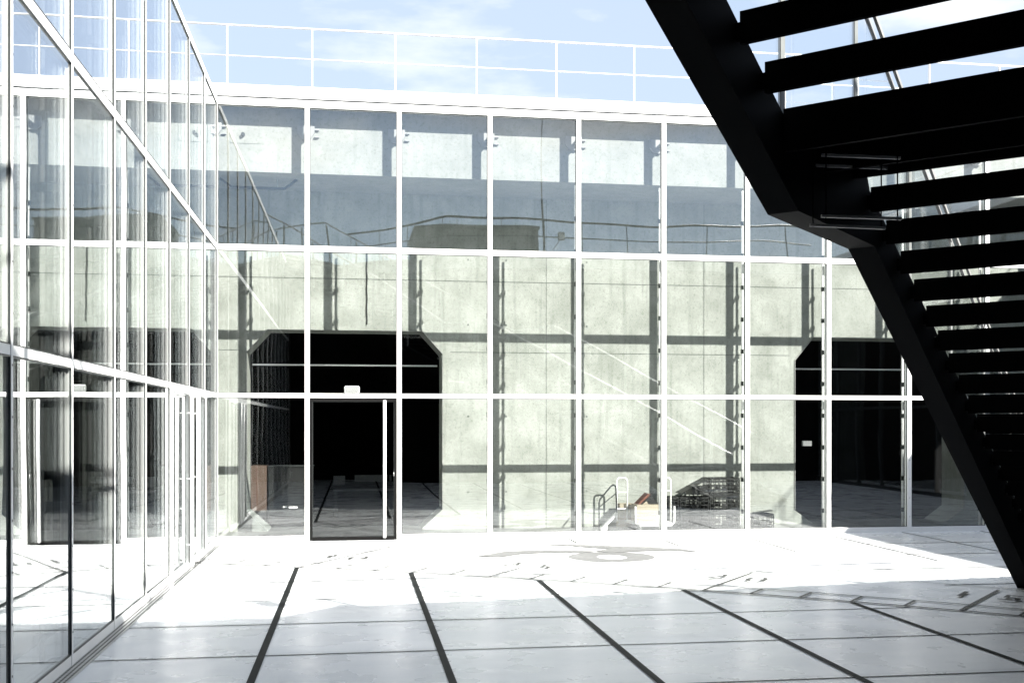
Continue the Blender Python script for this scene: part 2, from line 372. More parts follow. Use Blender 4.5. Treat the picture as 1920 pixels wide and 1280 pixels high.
def curtain_wall(label, axis, plane, sgn, stations, door_cells=(), gl='glass', rods=True, mw=0.034, prot=0.045, fascia=True):
    """axis 'x': wall runs along X at y=plane; axis 'y': wall runs along Y at x=plane. sgn: direction towards the inside"""
    def bxx(mb, s0, s1, d0, d1, z0, z1):
        a, b = sorted((plane+sgn*d0, plane+sgn*d1)); s0, s1 = sorted((s0, s1))
        return mb.box(s0, s1, a, b, z0, z1) if axis == 'x' else mb.box(a, b, s0, s1, z0, z1)
    base = (stations[0], plane, 0) if axis == 'x' else (plane, stations[0], 0)
    T = thing('glass_curtain_wall', label, 'glass wall', base)
    st = sorted(stations)
    for s in st:
        m = bxx(MB(), s-mw, s+mw, -prot, 0.06, 0.0, ZT[3]-0.062).build('mullion', M['white'], T)
        if rods:
            r = MB(); dpt = 0.19
            q = (s, plane+sgn*dpt) if axis == 'x' else (plane+sgn*dpt, s)
            r.tube([(q[0], q[1], 0.02), (q[0], q[1], 5.56)], 0.020, 8)
            r.build('steel_rod', M['white'] if axis == 'x' else M['rail_grey'], T, smooth=True)
            rg = MB(); z = 0.35
            while z < 5.5:
                bxx(rg, s-0.007, s+0.007, 0.061, dpt-0.022, z-0.03, z+0.03)
                bxx(rg, s-0.024, s+0.024, dpt-0.028, dpt+0.024, z-0.035, z+0.035); z += 0.52
            rg.build('rod_bracket', M['dark_steel'], T)
    for i in range(len(st)-1):
        a, b = st[i]+mw, st[i+1]-mw
        if i not in door_cells: bxx(MB(), a, b, -prot+0.005, 0.055, 0.0, ZT[0]).build('sill', M['white'], T)
        for zc, h in ((ZT[1], 0.032), (ZT[2], 0.042)):
            bxx(MB(), a, b, -prot+0.005, 0.055, zc-h, zc+h).build('transom', M['white'], T)
        lv = [(ZT[0], ZT[1]-0.032), (ZT[1]+0.032, ZT[2]-0.042), (ZT[2]+0.042, ZT[3]-0.06)]
        for j, (z0, z1) in enumerate(lv):
            if i in door_cells and j == 0: continue
            bxx(MB(), a-0.006, b+0.006, -0.008, 0.014, z0-0.004, z1+0.004).build('glass_pane', M[gl], T)
            # black gasket line at the edge of the pane
            gk = MB()
            bxx(gk, a, a+0.009, -0.020, -0.0085, z0, z1); bxx(gk, b-0.009, b, -0.020, -0.0085, z0, z1)
            bxx(gk, a+0.010, b-0.010, -0.020, -0.0085, z1-0.010, z1); bxx(gk, a+0.010, b-0.010, -0.020, -0.0085, z0, z0+0.007)
            gk.build('gasket', M['dark_steel'], T)
    s0, s1 = st[0]-mw, st[-1]+mw
    bxx(MB(), s0, s1, -prot-0.002, 0.06, ZT[3]-0.06, ZT[3]+(0.05 if fascia else 0.03)).build('head_rail', M['white'], T)
    if fascia: bxx(MB(), s0, s1, -0.040, 0.06, ZT[3]+0.052, ZT[3]+0.064).build('shadow_gap', M['dark_steel'], T)
    for i in range(len(st)-1 if fascia else 0):
        bxx(MB(), st[i]+0.004+(0.02 if i else -mw), st[i+1]+0.02 if i < len(st)-2 else s1, -0.075, 0.10, ZT[3]+0.066, ROOF).build('fascia_panel', M['white2'], T)
    sc_ = MB()
    for s in st:      # screw heads on the caps
        z = 0.25
        while z < 6.4:
            if min(abs(z-ZT[1]), abs(z-ZT[2])) > 0.08: bxx(sc_, s-0.006, s+0.006, -prot-0.004, -prot-0.0005, z-0.006, z+0.006)
            z += 0.31
    sc_.build('screw_head', M['rubber'], T)
    return T, bxx

back, bbx = curtain_wall('long white framed glass wall closing the back of the courtyard, with the dark glass door in it', 'x', YB, 1, bx, door_cells=(1,))
# door in the second bay
def door(T, bxx, a, b, handle_s, hside=-1, name='glass_door'):
    z0, z1 = 0.02, ZT[1]-0.038
    fr = MB(); w = 0.032 if T is back else 0.018
    bxx(fr, a, a+w, -0.050, 0.045, z0, z1); bxx(fr, b-w, b, -0.050, 0.045, z0, z1)
    bxx(fr, a+w, b-w, -0.050, 0.045, z1-w*1.6, z1); bxx(fr, a+w, b-w, -0.050, 0.045, 0.006, z0+w)
    D = fr.build(name, M['door_black'] if T is back else M['white'], T)
    ln = MB(); q = 0.036
    bxx(ln, a+q, a+q+0.004, -0.036, -0.0215, z0+0.03, z1-0.05); bxx(ln, b-q-0.004, b-q, -0.036, -0.0215, z0+0.03, z1-0.05)
    bxx(ln, a+q, b-q, -0.0355, -0.0215, z1-0.06, z1-0.056)
    ln.build('door_edge_trim', M['dark_steel'], D)
    bxx(MB(), a+w, b-w, -0.006, 0.008, z0+w, z1-w*1.6).build('door_pane', M['door_glass'], D)
    h = MB()
    def P(s, d, z): return (s, YB+d, z) if T is back else (XL-d, s, z)
    h.tube([P(handle_s, -0.09, 0.04), P(handle_s, -0.09, 2.13)], 0.024, 14)
    for z in (0.30, 1.1, 1.9): h.tube([P(handle_s, -0.08, z), P(handle_s, -0.028, z)], 0.006, 8)
    h.build('pull_handle', M['white'], D, smooth=True)
    return D
D = door(back, bbx, -0.71+0.044, 0.675-0.044, 0.452)
lk = MB(); lk.tube([(0.60, YB-0.046, 1.02), (0.60, YB-0.031, 1.02)], 0.013, 12); lk.box(0.593, 0.607, YB-0.045, YB-0.032, 0.975, 1.008)
lk.build('door_lock', M['white'], D)

ly = [YB-0.06, 15.11, 13.72, 12.33, 10.94, 9.55, 8.16, 6.77, 5.38, 3.99, 2.60, 1.21, -0.18, -1.57]
left, lbx = curtain_wall('tall white framed glass wall running along the left side of the courtyard', 'y', XL, -1, ly, door_cells=(10, 11), gl='glass_side', rods=True, mw=0.018, prot=0.022, fascia=False)
# the sorted station list runs from the near end: the cells 12.33-13.72 and 13.72-15.11 hold the doors
door(left, lbx, 12.33+0.03, 13.72-0.03, 13.45, name='glass_door')
door(left, lbx, 13.72+0.03, 15.11-0.03, 13.95, name='glass_door')
ry = [YB-0.06, 15.11, 13.72, 12.33, 10.94, 9.55, 8.16, 6.77, 5.38, 3.99, 2.60, 1.35]
right, rbx = curtain_wall('glass wall at the far right, frames coloured dark as if shaded, hidden behind the black staircase', 'y', XR, 1, ry, mw=0.030, rods=False)
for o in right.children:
    if o.data.materials[0] is M['white']: o.data.materials[0] = M['dark_steel']  # dark colour replaces white here to stand in for shade

# motion sensor box above the door, inside the glass
t = thing('sensor_box', 'small pale box resting on the white transom above the dark glass door', 'sensor', (-0.04, YB+0.07, 2.245))
MB().box(-0.155, 0.075, YB+0.065, YB+0.15, 2.240, 2.352).build('casing', M['white'], t, bevel=0.012)
MB().box(-0.135, 0.055, YB+0.058, YB+0.064, 2.256, 2.336).build('sensor_window', M['rubber'], t)

# drain grate and kerb plate along the left wall
t = thing('drain_grate', 'slotted metal drain running along the foot of the left glass wall', 'drain', (-1.98, 2, 0))
MB().box(-2.042, -1.925, -1.5, 16.35, 0.0045, 0.009).build('grate', M['steel'], t)
sl = MB(); y = 5.0
while y < 16.2:
    for k in range(3):
        x = -2.022+k*0.034; sl.box(x, x+0.014, y, y+0.035, 0.0095, 0.011)
    y += 0.052
sl.build('slot', M['crate'], t)
MB().box(-2.088, -2.046, -1.5, 16.35, 0.0, 0.075).build('kerb_plate', M['white2'], t)

# ------------------------------------------------------------------ concrete wall and beam behind the back glass
YW, TW = 18.03, 0.75
def octo(x0, x1, z1, zc, z0, zb, cw=0.345, cb=0.36):
    return [(x0, zb), (x0, zc), (x0+cw, z1), (x1-cw, z1), (x1, zc), (x1, zb), (x1-cb, z0), (x0+cb, z0)]
op1 = octo(-1.765, 1.469, 3.335, 2.955, 0.0, 0.33)
op2 = octo(7.715, 10.95, 3.31, 2.90, 0.0, 0.25)
w = thing('concrete_wall', 'mottled grey concrete wall with two chamfered dark openings, standing behind the back glass', 'wall', (4, YW, 0))
def wall_with_openings(mb, x0, x1, z0, z1, ops):
    """front, back and reveals of a wall pierced by polygons (each polygon standing on z0)"""
    xs = x0
    def col(a, b, za, zb): mb.box(a, b, YW, YW+TW, za, zb)
    for op in ops:
        L, R = op[0][0], op[4][0]; top = op[2][1]; cw = op[2][0]-L; zc = op[1][1]; zb = op[0][1]; cb = R-op[6][0]
        col(xs, L, z0, z1)
        col(L, R, top, z1)
        for sx, e in ((1, L), (-1, R)):
            mb.prism([(e, YW, zc), (e, YW, top), (e+sx*cw, YW, top)], (0, TW, 0))
            mb.prism([(e, YW, zb), (e, YW, z0), (e+sx*cb, YW, z0)], (0, TW, 0))
        xs = R
    col(xs, x1, z0, z1)
mb = MB(); wall_with_openings(mb, -3.6, 20, 0.0, 6.6, [op1, op2]); mb.build('wall_slab', M['conc'], w)
# pour joints and tie holes
mb = MB()
for z in (4.18, 2.98):
    mb.box(-3.5, -1.9, YW-0.004, YW-0.001, z, z+0.012); mb.box(1.6, 7.6, YW-0.004, YW-0.001, z, z+0.010)
mb.box(-1.9, 1.6, YW-0.004, YW-0.001, 4.18, 4.192)
mb.box(7.6, 11, YW-0.004, YW-0.001, 4.18, 4.19)
for x in (3.24, 6.04): mb.box(x, x+0.008, YW-0.0045, YW-0.0015, 0.0, 5.6)
mb.build('pour_joint', M['conc_dark'], w)
mb = MB()
for x in (2.55, 3.95, 5.35, 6.75, -2.6, 1.9):
    for z in (0.62, 1.9, 3.45, 4.55):
        mb.tube([(x, YW-0.003, z), (x, YW+0.01, z)], 0.018, 10)
mb.build('tie_hole', M['conc_dark'], w)
# lit edge trims of the openings
for op in (op1, op2):
    mb = MB(); L, R = op[0][0], op[4][0]
    for a_, b_ in zip(op[:-1], op[1:]):
        if a_[1] < 0.05 and b_[1] < 0.05: continue
        mb.bar((a_[0], YW-0.006, a_[1]), (b_[0], YW-0.006, b_[1]), 0.012, 0.02, up=(0, 1, 0))
    mb.build('opening_edge', M['conc_beam'], w)
    q = MB().box(L+0.04, R-0.04, YW+TW-0.06, YW+TW-0.02, 2.775, 2.80); q.build('door_track', M['white'], w)
b = thing('concrete_beam', 'deep pale concrete beam above the corridor, sunlit through the top row of panes', 'beam', (4, 16.75, 5.6))
MB().box(-3.58, 20, 16.75, YW-0.002, 5.62, 6.60).build('beam_slab', M['conc_beam'], b)
mb = MB(); mb.tube([(-1.683, 16.744, 6.178), (-1.683, 16.70, 6.178)], 0.030, 12); mb.build('anchor_sleeve', M['dark_steel'], b)
mb = MB()
for (a_, c_) in (((-1.873, 6.34), (-1.43, 6.34)), ((-1.43, 6.34), (-1.43, 6.05)), ((-1.43, 6.05), (-1.873, 6.05)), ((-1.873, 6.05), (-1.873, 6.34))):
    mb.bar((a_[0], 16.747, a_[1]), (c_[0], 16.747, c_[1]), 0.004, 0.008, up=(0, 1, 0))
mb.build('patch_joint', M['conc'], b)
for x in bx[:-1]:     # fixing brackets of the mullions on the beam face
    br = thing('fixing_bracket', None, None, (x, 16.75, 6.2)); 
    COL.objects.unlink(br); bpy.data.objects.remove(br)
    m_ = MB()
    m_.prism([(x-0.16, 16.70, 6.34), (x+0.10, 16.70, 6.34), (x+0.10, 16.70, 6.24), (x+0.02, 16.70, 6.12), (x-0.10, 16.70, 6.14), (x-0.16, 16.70, 6.22)], (0, 0.045, 0))
    m_.box(x-0.03, x+0.03, YB+0.062, 16.70, 6.19, 6.25)
    m_.box(x+0.10, x+0.17, 16.71, 16.745, 6.28, 6.30); m_.box(x+0.10, x+0.17, 16.71, 16.745, 6.17, 6.19)
    m_.build('fixing_bracket', M['rubber'], back)
# roof of the back wing and the dark room behind the openings
r = thing('back_roof', 'flat roof over the back wing behind its white fascia', 'roof', (4, 20, 6.62))
MB().box(-9, 20, YB+0.105, 26, 6.665, ROOF-0.02).build('roof_slab', M['gravel'], r)
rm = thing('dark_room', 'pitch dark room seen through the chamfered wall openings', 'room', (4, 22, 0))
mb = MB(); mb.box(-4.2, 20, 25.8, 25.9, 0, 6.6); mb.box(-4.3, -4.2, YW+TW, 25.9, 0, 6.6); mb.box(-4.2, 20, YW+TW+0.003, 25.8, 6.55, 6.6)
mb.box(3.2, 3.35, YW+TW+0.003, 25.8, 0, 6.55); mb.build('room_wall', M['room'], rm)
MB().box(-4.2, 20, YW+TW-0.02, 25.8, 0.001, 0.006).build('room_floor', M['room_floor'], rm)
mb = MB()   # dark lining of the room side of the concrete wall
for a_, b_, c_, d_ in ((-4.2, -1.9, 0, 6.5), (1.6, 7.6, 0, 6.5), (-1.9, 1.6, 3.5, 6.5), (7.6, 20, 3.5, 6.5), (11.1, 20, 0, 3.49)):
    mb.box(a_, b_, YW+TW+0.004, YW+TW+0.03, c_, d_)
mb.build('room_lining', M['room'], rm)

# cable hanging on the concrete wall
mb = MB(); pts = [(0.202+0.004*math.sin(i*1.3), YW-0.02, 4.62-i*0.07) for i in range(18)]
mb.tube(pts, 0.009, 6)
t = thing('hanging_cable', 'thin black cable running down the concrete wall above the door opening', 'cable', (0.2, YW-0.02, 3.4))
mb.build('cable', M['cable'], t, smooth=True)
# cable tray under the beam near the corner
t = thing('cable_tray', 'shallow dark tray with bent up ends hanging under the concrete beam near the left corner', 'tray', (-1.48, 17.2, 5.5))
pts = [(-2.08, 17.2, 5.60), (-1.90, 17.2, 5.47), (-1.09, 17.2, 5.47), (-0.90, 17.2, 5.62)]
mb = MB()
for a_, b_ in zip(pts[:-1], pts[1:]): mb.bar(a_, b_, 0.06, 0.035)
mb.build('tray_channel', M['dark_steel'], t)
for x in (-1.7, -1.2): MB().tube([(x, 17.2, 5.49), (x, 17.2, 5.62)], 0.008, 6).build('hanger', M['steel'], t)

# ------------------------------------------------------------------ left wing behind the left glass
t = thing('left_wing', 'dim side wing with slim concrete piers behind the left glass wall', 'building wing', (-4, 8, 0))
MB().box(-3.6, -2.32, -1.6, 16.4, 5.62, 6.59).build('beam', M['room'], t)
MB().box(-9, XL-0.105, -12, YB+0.1, 6.60, 6.62).build('roof_slab', M['gravel'], t)
MB().box(-8.4, -8.2, -12, 18, 0, 6.6).build('rear_wall', M['room'], t)
MB().box(-8.19, -2.22, 16.62, 16.8, 0, 6.59).build('light_stop_wall', M['room'], t)  # added to shut bright sky and sunlit concrete out of the left panes
MB().box(-8.2, XL-0.45, -12, 16.6, 0.001, 0.006).build('dark_floor', M['room_floor'], t)
MB().box(-3.6, -3.35, -1.6, 16.4, 3.35, 5.60).build('upper_wall', M['room'], t)
for y in (15.2, 12.4, 9.6, 6.8, 4.0, 1.2):
    MB().box(-3.6, -3.35, y-0.22, y+0.22, 0.0, 3.34).build('pier', M['conc_dark'], t)

# ------------------------------------------------------------------ right wing behind the right glass
t = thing('right_wing', 'shaded wing of the building at the far right with pale floor bands', 'building wing', (17, 8, 0))
MB().box(XR+0.11, 22, -12, YB-0.003, 6.665, ROOF-0.02).build('roof_slab', M['gravel'], t)
MB().box(XR+1.5, 22, -12, YB-0.01, 0.001, 6.66).build('solid_light_block', M['room'], t)  # made solid through the whole wing so no light passes
MB().box(XR+0.12, XR+1.49, 1.2, 1.45, 0.001, 6.66).build('light_stop_wall', M['conc_dark'], t)  # added to close this end of the wing against light
MB().box(XR+0.25, XR+1.49, 1.5, YB, 5.62, 6.6).build('beam', M['conc_beam'], t)

# ------------------------------------------------------------------ opposite wing (behind the camera, seen in reflections)
t = thing('opposite_wing', 'dark wing opposite the back wall, visible only as a reflection in its panes', 'building wing', (6, -3, 0))
P = [(2.6, 1.2), (XR+0.1, 1.2), (XR+0.1, -12), (-9, -12), (-9, 0.7), (-2.75, 0.7), (-0.45, -1.75)]
MB().prism([(x, y, 6.45) for x, y in P], (0, 0, 0.40)).build('roof_slab', M['gravel'], t)
MB().prism([(2.75, 1.0, 0), (XR, 1.0, 0), (XR, 0.8, 0), (2.85, 0.8, 0), (-0.2, -2.1, 0), (-2.0, -2.1, 0), (-2.0, -1.9, 0), (-0.3, -1.9, 0)], (0, 0, 6.44)).build('wall', M['room'], t)
MB().box(-8.19, 22, -12.2, -12.0, 0, 6.6).build('rear_wall', M['conc_dark'], t)  # unseen wall added to stop sun coming in under the roof
MB().prism([(-8.1, 0.6, 0), (-2.2, 0.6, 0), (-2.2, 0.7, 0), (-8.1, 0.7, 0)], (0, 0, 6.4)).build('partition', M['room'], t)
t = thing('rooftop_block', 'dark concrete block on the opposite roof, mirrored in the upper panes', 'rooftop structure', (4.1, -4, 6.85))
MB().box(2.1, 6.1, -6.5, -3.0, 6.851, 8.40).build('block', M['conc_dark'], t, bevel=0.02)
MB().box(2.05, 6.15, -6.55, -2.95, 8.402, 8.50).build('coping', M['conc_dark'], t)
t = thing('mast', 'thin dark mast beside the rooftop block, mirrored as a long vertical line', 'mast', (6.25, -3, 6.85))
MB().tube([(6.25, -2.8, 6.85), (6.25, -2.8, 9.4)], 0.035, 8).build('lower_tube', M['dark_steel'], t)
MB().tube([(6.25, -2.8, 9.4), (6.25, -2.8, 12.4)], 0.018, 8).build('upper_tube', M['dark_steel'], t)
t = thing('floodlight', 'square floodlight on a slanting arm above the opposite roof edge, mirrored in the glass', 'lamp', (5.8, 1.05, 6.85))
MB().bar((5.75, 1.12, 6.87), (6.14, 1.15, 7.36), 0.03, 0.03).build('arm', M['steel'], t)
MB().box(6.06, 6.30, 1.10, 1.20, 7.34, 7.60).build('housing', M['dark_steel'], t, bevel=0.01)
MB().box(6.08, 6.28, 1.201, 1.212, 7.36, 7.58).build('lens', M['lamp_glass'], t)
t = thing('vent_post', 'short dark post with a ragged cap on the opposite roof, seen only mirrored', 'post', (2.2, 0.2, 6.85))
MB().tube([(-0.75+3.1, -0.6, 6.85), (-0.75+3.1, -0.6, 7.55)], 0.05, 8).build('pipe', M['dark_steel'], t)
MB().bar((2.31, -0.6, 7.5), (2.44, -0.6, 7.68), 0.05, 0.03).build('cap', M['dark_steel'], t)

# ------------------------------------------------------------------ roof railings
def railing(label, pts_list, ztop, zmid, zbase, mat='white', r_=0.013, offs=0):
    T = thing('roof_railing', label, 'railing', (*pts_list[0][0], zbase))
    for (a, b, first, step) in pts_list:
        a = Vector((*a, 0)); b = Vector((*b, 0)); L = (b-a).length; d = (b-a)/L
        MB().tube([a+Vector((0, 0, ztop)), b+Vector((0, 0, ztop))], r_*1.25, 8).build('top_rail', M[mat], T, smooth=True)
        MB().tube([a+Vector((0, 0, zmid)), b+Vector((0, 0, zmid))], r_*0.8, 8).build('mid_rail', M[mat], T, smooth=True)
        s = first
        while s < L:
            p = a+d*s
            MB().box(p.x-0.009, p.x+0.009, p.y-0.022, p.y+0.022, zbase, ztop-0.02).build('post', M[mat], T)
            s += step
    return T
railing('thin white railing on the roof edge of the back wing against the sky', [((-3.3, 17.1), (14.3, 17.1), 0.04, 1.30)], 7.97, 7.495, 6.85)
railing('railing on the opposite roof, coloured dark as if backlit, mirrored as curved lines in the glass', [((2.72, 1.05), (14.2, 1.05), 0.3, 1.30), ((-0.25, -1.85), (2.72, 1.05), 0.1, 1.30)], 7.95, 7.45, 6.86, mat='dark_steel', r_=0.026)  # dark material paints in the shade of its backlit side
railing('railing along the right hand roof edge behind the black staircase', [((14.55, 1.3), (14.55, 16.9), 0.6, 1.30)], 7.95, 7.47, 6.86, mat='white')

# ------------------------------------------------------------------ the black staircase
def E(t, off=0.0):      # left lower edge in plan; off = metres towards the camera side along the treads
    return (6.708-EV[0]*t-TV[0]*off, 10.244-EV[1]*t-TV[1]*off)
T1, T2, T3 = 5.22, 6.58, 14.1
def zb(t):
    if t < T1: return 0.266+0.5*t
    if t < T2: return 0.266+0.5*T1
    return 0.266+0.5*T1+0.5*(t-T2)
SW = 3.0; SD = 0.345; ST = 0.17
S = thing('black_staircase', 'huge matt black steel staircase cutting across the right of the courtyard, seen from below', 'staircase', (*E(0, 1.5), 0))
def V3(t, off, z): x, y = E(t, off); return (x, y, z)
def stringer(off0, off1):
    tt = [(-0.53, 0.0), (T1, zb(T1)), (T2, zb(T2)), (T3, zb(T3)), (T3, zb(T3)+SD), (T2+0.2, 3.325), (5.41, 3.325), (5.33, 3.205), (-1.55, 0.06), (-1.55, 0.0)]
    ext = Vector(V3(0, off1, 0))-Vector(V3(0, off0, 0))
    return MB().prism([V3(t, off0, z) for t, z in tt], ext).build('stringer', M['stair_black'], S)
stringer(0.0, ST); stringer(SW-ST, SW)
gap = 0.022
def tread(t0, z, RUN, rise):      # t0 = uphill edge, top plate reaches downhill (towards smaller t)
    mb = MB()
    a, b_ = ST+gap, SW-ST-gap
    mb.prism([V3(t0, a, z-0.018), V3(t0-RUN, a, z-0.018), V3(t0-RUN, b_, z-0.018), V3(t0, b_, z-0.018)], (0, 0, 0.018))
    mb.prism([V3(t0, a, z-rise), V3(t0-0.03, a, z-rise), V3(t0-0.03, b_, z-rise), V3(t0, b_, z-rise)], (0, 0, rise-0.019))
    # two lugs that carry the tread on the stringers
    mb.prism([V3(t0, ST-0.01, z-0.13), V3(t0-0.03, ST-0.01, z-0.13), V3(t0-0.03, a+0.02, z-0.13), V3(t0, a+0.02, z-0.13)], (0, 0, 0.08))
    mb.prism([V3(t0, b_-0.02, z-0.13), V3(t0-0.03, b_-0.02, z-0.13), V3(t0-0.03, SW-ST+0.01, z-0.13), V3(t0, SW-ST+0.01, z-0.13)], (0, 0, 0.08))
    return mb.build('tread', M['stair_black'], S)
TA, ZA, TB, ZL = 5.39, 3.215, 6.80, 3.36
for j in range(21):
    tread(TA-0.333*j, ZA-0.152*j, 0.333, 0.152)
for j in range(1, 24):
    tread(TB+0.303*j, ZL+0.150*j, 0.303, 0.150)
mb = MB()
mb.prism([V3(TA, ST, ZL-0.04), V3(TB, ST, ZL-0.04), V3(TB, SW-ST, ZL-0.04), V3(TA, SW-ST, ZL-0.04)], (0, 0, 0.04))
for tt, hh in ((TA+0.25, 0.10), (TA+0.75, 0.16), (TB-0.03, 0.18)):
    mb.prism([V3(tt, ST, ZL-0.04-hh), V3(tt+0.03, ST, ZL-0.04-hh), V3(tt+0.03, SW-ST, ZL-0.04-hh), V3(tt, SW-ST, ZL-0.04-hh)], (0, 0, hh-0.002))
mb.build('landing', M['stair_black'], S)
MB().prism([V3(T3+0.01, 0.0, zb(T3)+0.2), V3(T3+2.7, 0.0, zb(T3)+0.2), V3(T3+2.7, SW, zb(T3)+0.2), V3(T3+0.01, SW, zb(T3)+0.2)], (0, 0, 0.14)).build('landing', M['stair_black'], S)
for off in (0.085, SW-0.085):
    hr = [V3(-1.6, off, 1.57-0.45), V3(T1-0.1, off, zb(T1)+1.57), V3(T2-0.1, off, zb(T2)+1.57), V3(T3, off, zb(T3)+1.62), V3(T3+2.6, off, zb(T3)+1.62)]
    for p_, q_ in zip(hr[:-1], hr[1:]):
        for e_ in (-0.026, 0.026):
            sh = Vector((-TV[0]*e_, -TV[1]*e_, 0))
            MB().bar(Vector(p_)+sh, Vector(q_)+sh, 0.020, 0.030).build('handrail', M['rail_grey'], S)
    tp = -0.9
    while tp < T3+2.6:
        z0 = zb(T3)+0.36 if tp > T3 else (zb(tp) if tp > 0 else 0.266+0.5*tp)+0.36; 
        MB().prism([V3(tp-0.03, off-0.008, z0), V3(tp+0.03, off-0.008, z0), V3(tp+0.03, off+0.008, z0), V3(tp-0.03, off+0.008, z0)], (0, 0, 1.19)).build('baluster_post', M['stair_grey'], S)
        tp += 1.25
    for a_, b2 in ((-1.5, T1-0.1), (T1-0.05, T2-0.15), (T2-0.1, T3-0.05)):
        za, zb_ = [zz for zz in ((0.266+0.5*a_) if a_ < T1-1 else zb(a_), zb(b2))]
        MB().prism([V3(a_, off-0.005, za+SD+0.06), V3(b2, off-0.005, zb_+SD+0.06), V3(b2, off-0.005, zb_+1.50), V3(a_, off-0.005, za+1.50)],
                   (-TV[0]*0.01, -TV[1]*0.01, 0)).build('balustrade_glass', M['rail_glass'], S)
# slim pale fixing rails on the underside
for (a_, b2) in (((2.43, 5.33, 3.17), (2.87, 5.33, 3.17)), ((2.47, 5.55, 3.17), (2.91, 5.55, 3.17)), ((2.416, 5.304, 2.844), (2.832, 5.243, 2.83)), ((2.42, 5.456, 2.825), (2.822, 5.396, 2.808))):
    MB().bar(a_, b2, 0.018, 0.014).build('fixing_rail', M['rail_grey'], S)
for (x, y) in ((2.44, 5.30), (2.81, 5.245), (2.44, 5.46), (2.80, 5.40)):
    MB().tube([(x, y, 2.815), (x, y, 3.30)], 0.004, 6).build('hanger_rod', M['stair_black'], S)

# ------------------------------------------------------------------ things standing in the corridor
def crate(x, y, z, wx, wy, h, label, lidless=False, rot=0.0, group='black plastic crates in the corridor'):
    T = thing('plastic_crate', label, 'crate', (x, y, z), group)
    mb = MB()
    def side(a, b_, fixed, ax):
        n = max(3, int((b_-a)/0.075)); zs = [z+0.01, z+h*0.22, z+h*0.42, z+h*0.62, z+h*0.82, z+h]
        def bb(p, q, z0, z1, e=0.0):
            if ax == 'x': mb.box(p, q, fixed-0.007-e, fixed+0.007+e, z0, z1)
            else: mb.box(fixed-0.007-e, fixed+0.007+e, p, q, z0, z1)
        bb(a, b_, z, z+0.03); bb(a, b_, z+h-0.035, z+h)
        for k in range(1, 4): bb(a+0.02, b_-0.02, z+h*k/4-0.009, z+h*k/4+0.009, -0.001)
        for k in range(n+1):
            p = a+(b_-a)*k/n; wd = 0.016 if k in (0, n) else 0.005
            bb(max(a, p-wd), min(b_, p+wd), z+0.031, z+h-0.036, 0.001)
        m = (a+b_)/2; bb(m-0.05, m+0.05, z+h*0.28, z+h*0.5, 0.002)
    side(x-wx/2, x+wx/2, y-wy/2, 'x'); side(x-wx/2, x+wx/2, y+wy/2, 'x')
    side(y-wy/2+0.009, y+wy/2-0.009, x-wx/2+0.007, 'y'); side(y-wy/2+0.009, y+wy/2-0.009, x+wx/2-0.007, 'y')
    mb.build('basket', M['crate'], T)
    mb2 = MB(); mb2.box(x-wx/2+0.01, x+wx/2-0.01, y-wy/2+0.01, y+wy/2-0.01, z+0.004, z+0.014); mb2.build('crate_base', M['crate'], T)
    return T
yC = 17.55
crate(6.19, yC, 0.0, 0.53, 0.36, 0.285, 'black slatted crate on the floor at the bottom of the tall stack')
crate(6.19, yC, 0.288, 0.53, 0.36, 0.285, 'black slatted crate in the middle of the tall stack')
tc = crate(6.19, yC, 0.576, 0.53, 0.36, 0.285, 'black slatted crate on top of the tall stack, its dark lid folded to the left')
MB().prism([(5.925, yC-0.18, 0.852), (5.925, yC+0.18, 0.852), (5.44, yC+0.18, 0.60), (5.44, yC-0.18, 0.60)], (0, 0, 0.012)).build('lid', M['crate'], tc)
MB().box(5.62, 5.92, yC-0.16, yC+0.16, 0.577, 0.72).build('lid_flap', M['crate'], tc)
crate(5.66, yC, 0.0, 0.50, 0.36, 0.27, 'low black crate on the floor left of the tall stack')
crate(5.66, yC, 0.273, 0.50, 0.36, 0.27, 'black crate resting on the low crate left of the tall stack')
crate(5.27, yC+0.03, 0.0, 0.25, 0.36, 0.27, 'narrow black crate on the floor behind the white trolley')
crate(5.27, yC+0.03, 0.273, 0.25, 0.36, 0.27, 'narrow black crate standing on another behind the white trolley')
sc2 = crate(6.81, 17.35, 0.0, 0.37, 0.30, 0.26, 'single black crate standing alone right of the tall stack', group='black plastic crates in the corridor')
MB().bar((6.66, 17.28, 0.27), (6.98, 17.28, 0.315), 0.12, 0.015).build('lid', M['crate'], sc2)

def rounded_u(x0, x1, z0, z1, y, r=0.06):
    pts = [(x0, y, z0), (x0, y, z1-r)]
    for k in range(1, 6): a = math.pi-k*math.pi/12; pts.append((x0+r+r*math.cos(a), y, z1-r+r*math.sin(a)))
    pts.append((x0+r, y, z1)); pts.append((x1-r, y, z1))
    for k in range(1, 6): a = math.pi/2-k*math.pi/12; pts.append((x1-r+r*math.cos(a), y, z1-r+r*math.sin(a)))
    pts += [(x1, y, z1-r), (x1, y, z0)]
    return pts
t = thing('platform_trolley', 'white tubular platform trolley loaded with a beige box behind the glass', 'trolley', (4.8, 17.3, 0))
MB().box(4.52, 5.20, 17.08, 17.62, 0.125, 0.150).build('platform', M['ramp'], t, bevel=0.006)
MB().tube(rounded_u(4.38, 4.56, 0.15, 0.865, 17.62), 0.014, 10).build('handle', M['white'], t, smooth=True)
MB().tube([(4.39, 17.62, 0.62), (4.55, 17.62, 0.62)], 0.008, 8).build('cross_tube', M['white'], t)
MB().tube([(4.39, 17.62, 0.34), (4.56, 17.62, 0.34)], 0.014, 8).build('cross_tube', M['white'], t)
MB().tube(rounded_u(5.06, 5.225, 0.15, 0.875, 17.30), 0.014, 10).build('handle', M['white'], t, smooth=True)
MB().tube([(5.07, 17.30, 0.66), (5.215, 17.30, 0.66)], 0.008, 8).build('cross_tube', M['white'], t)
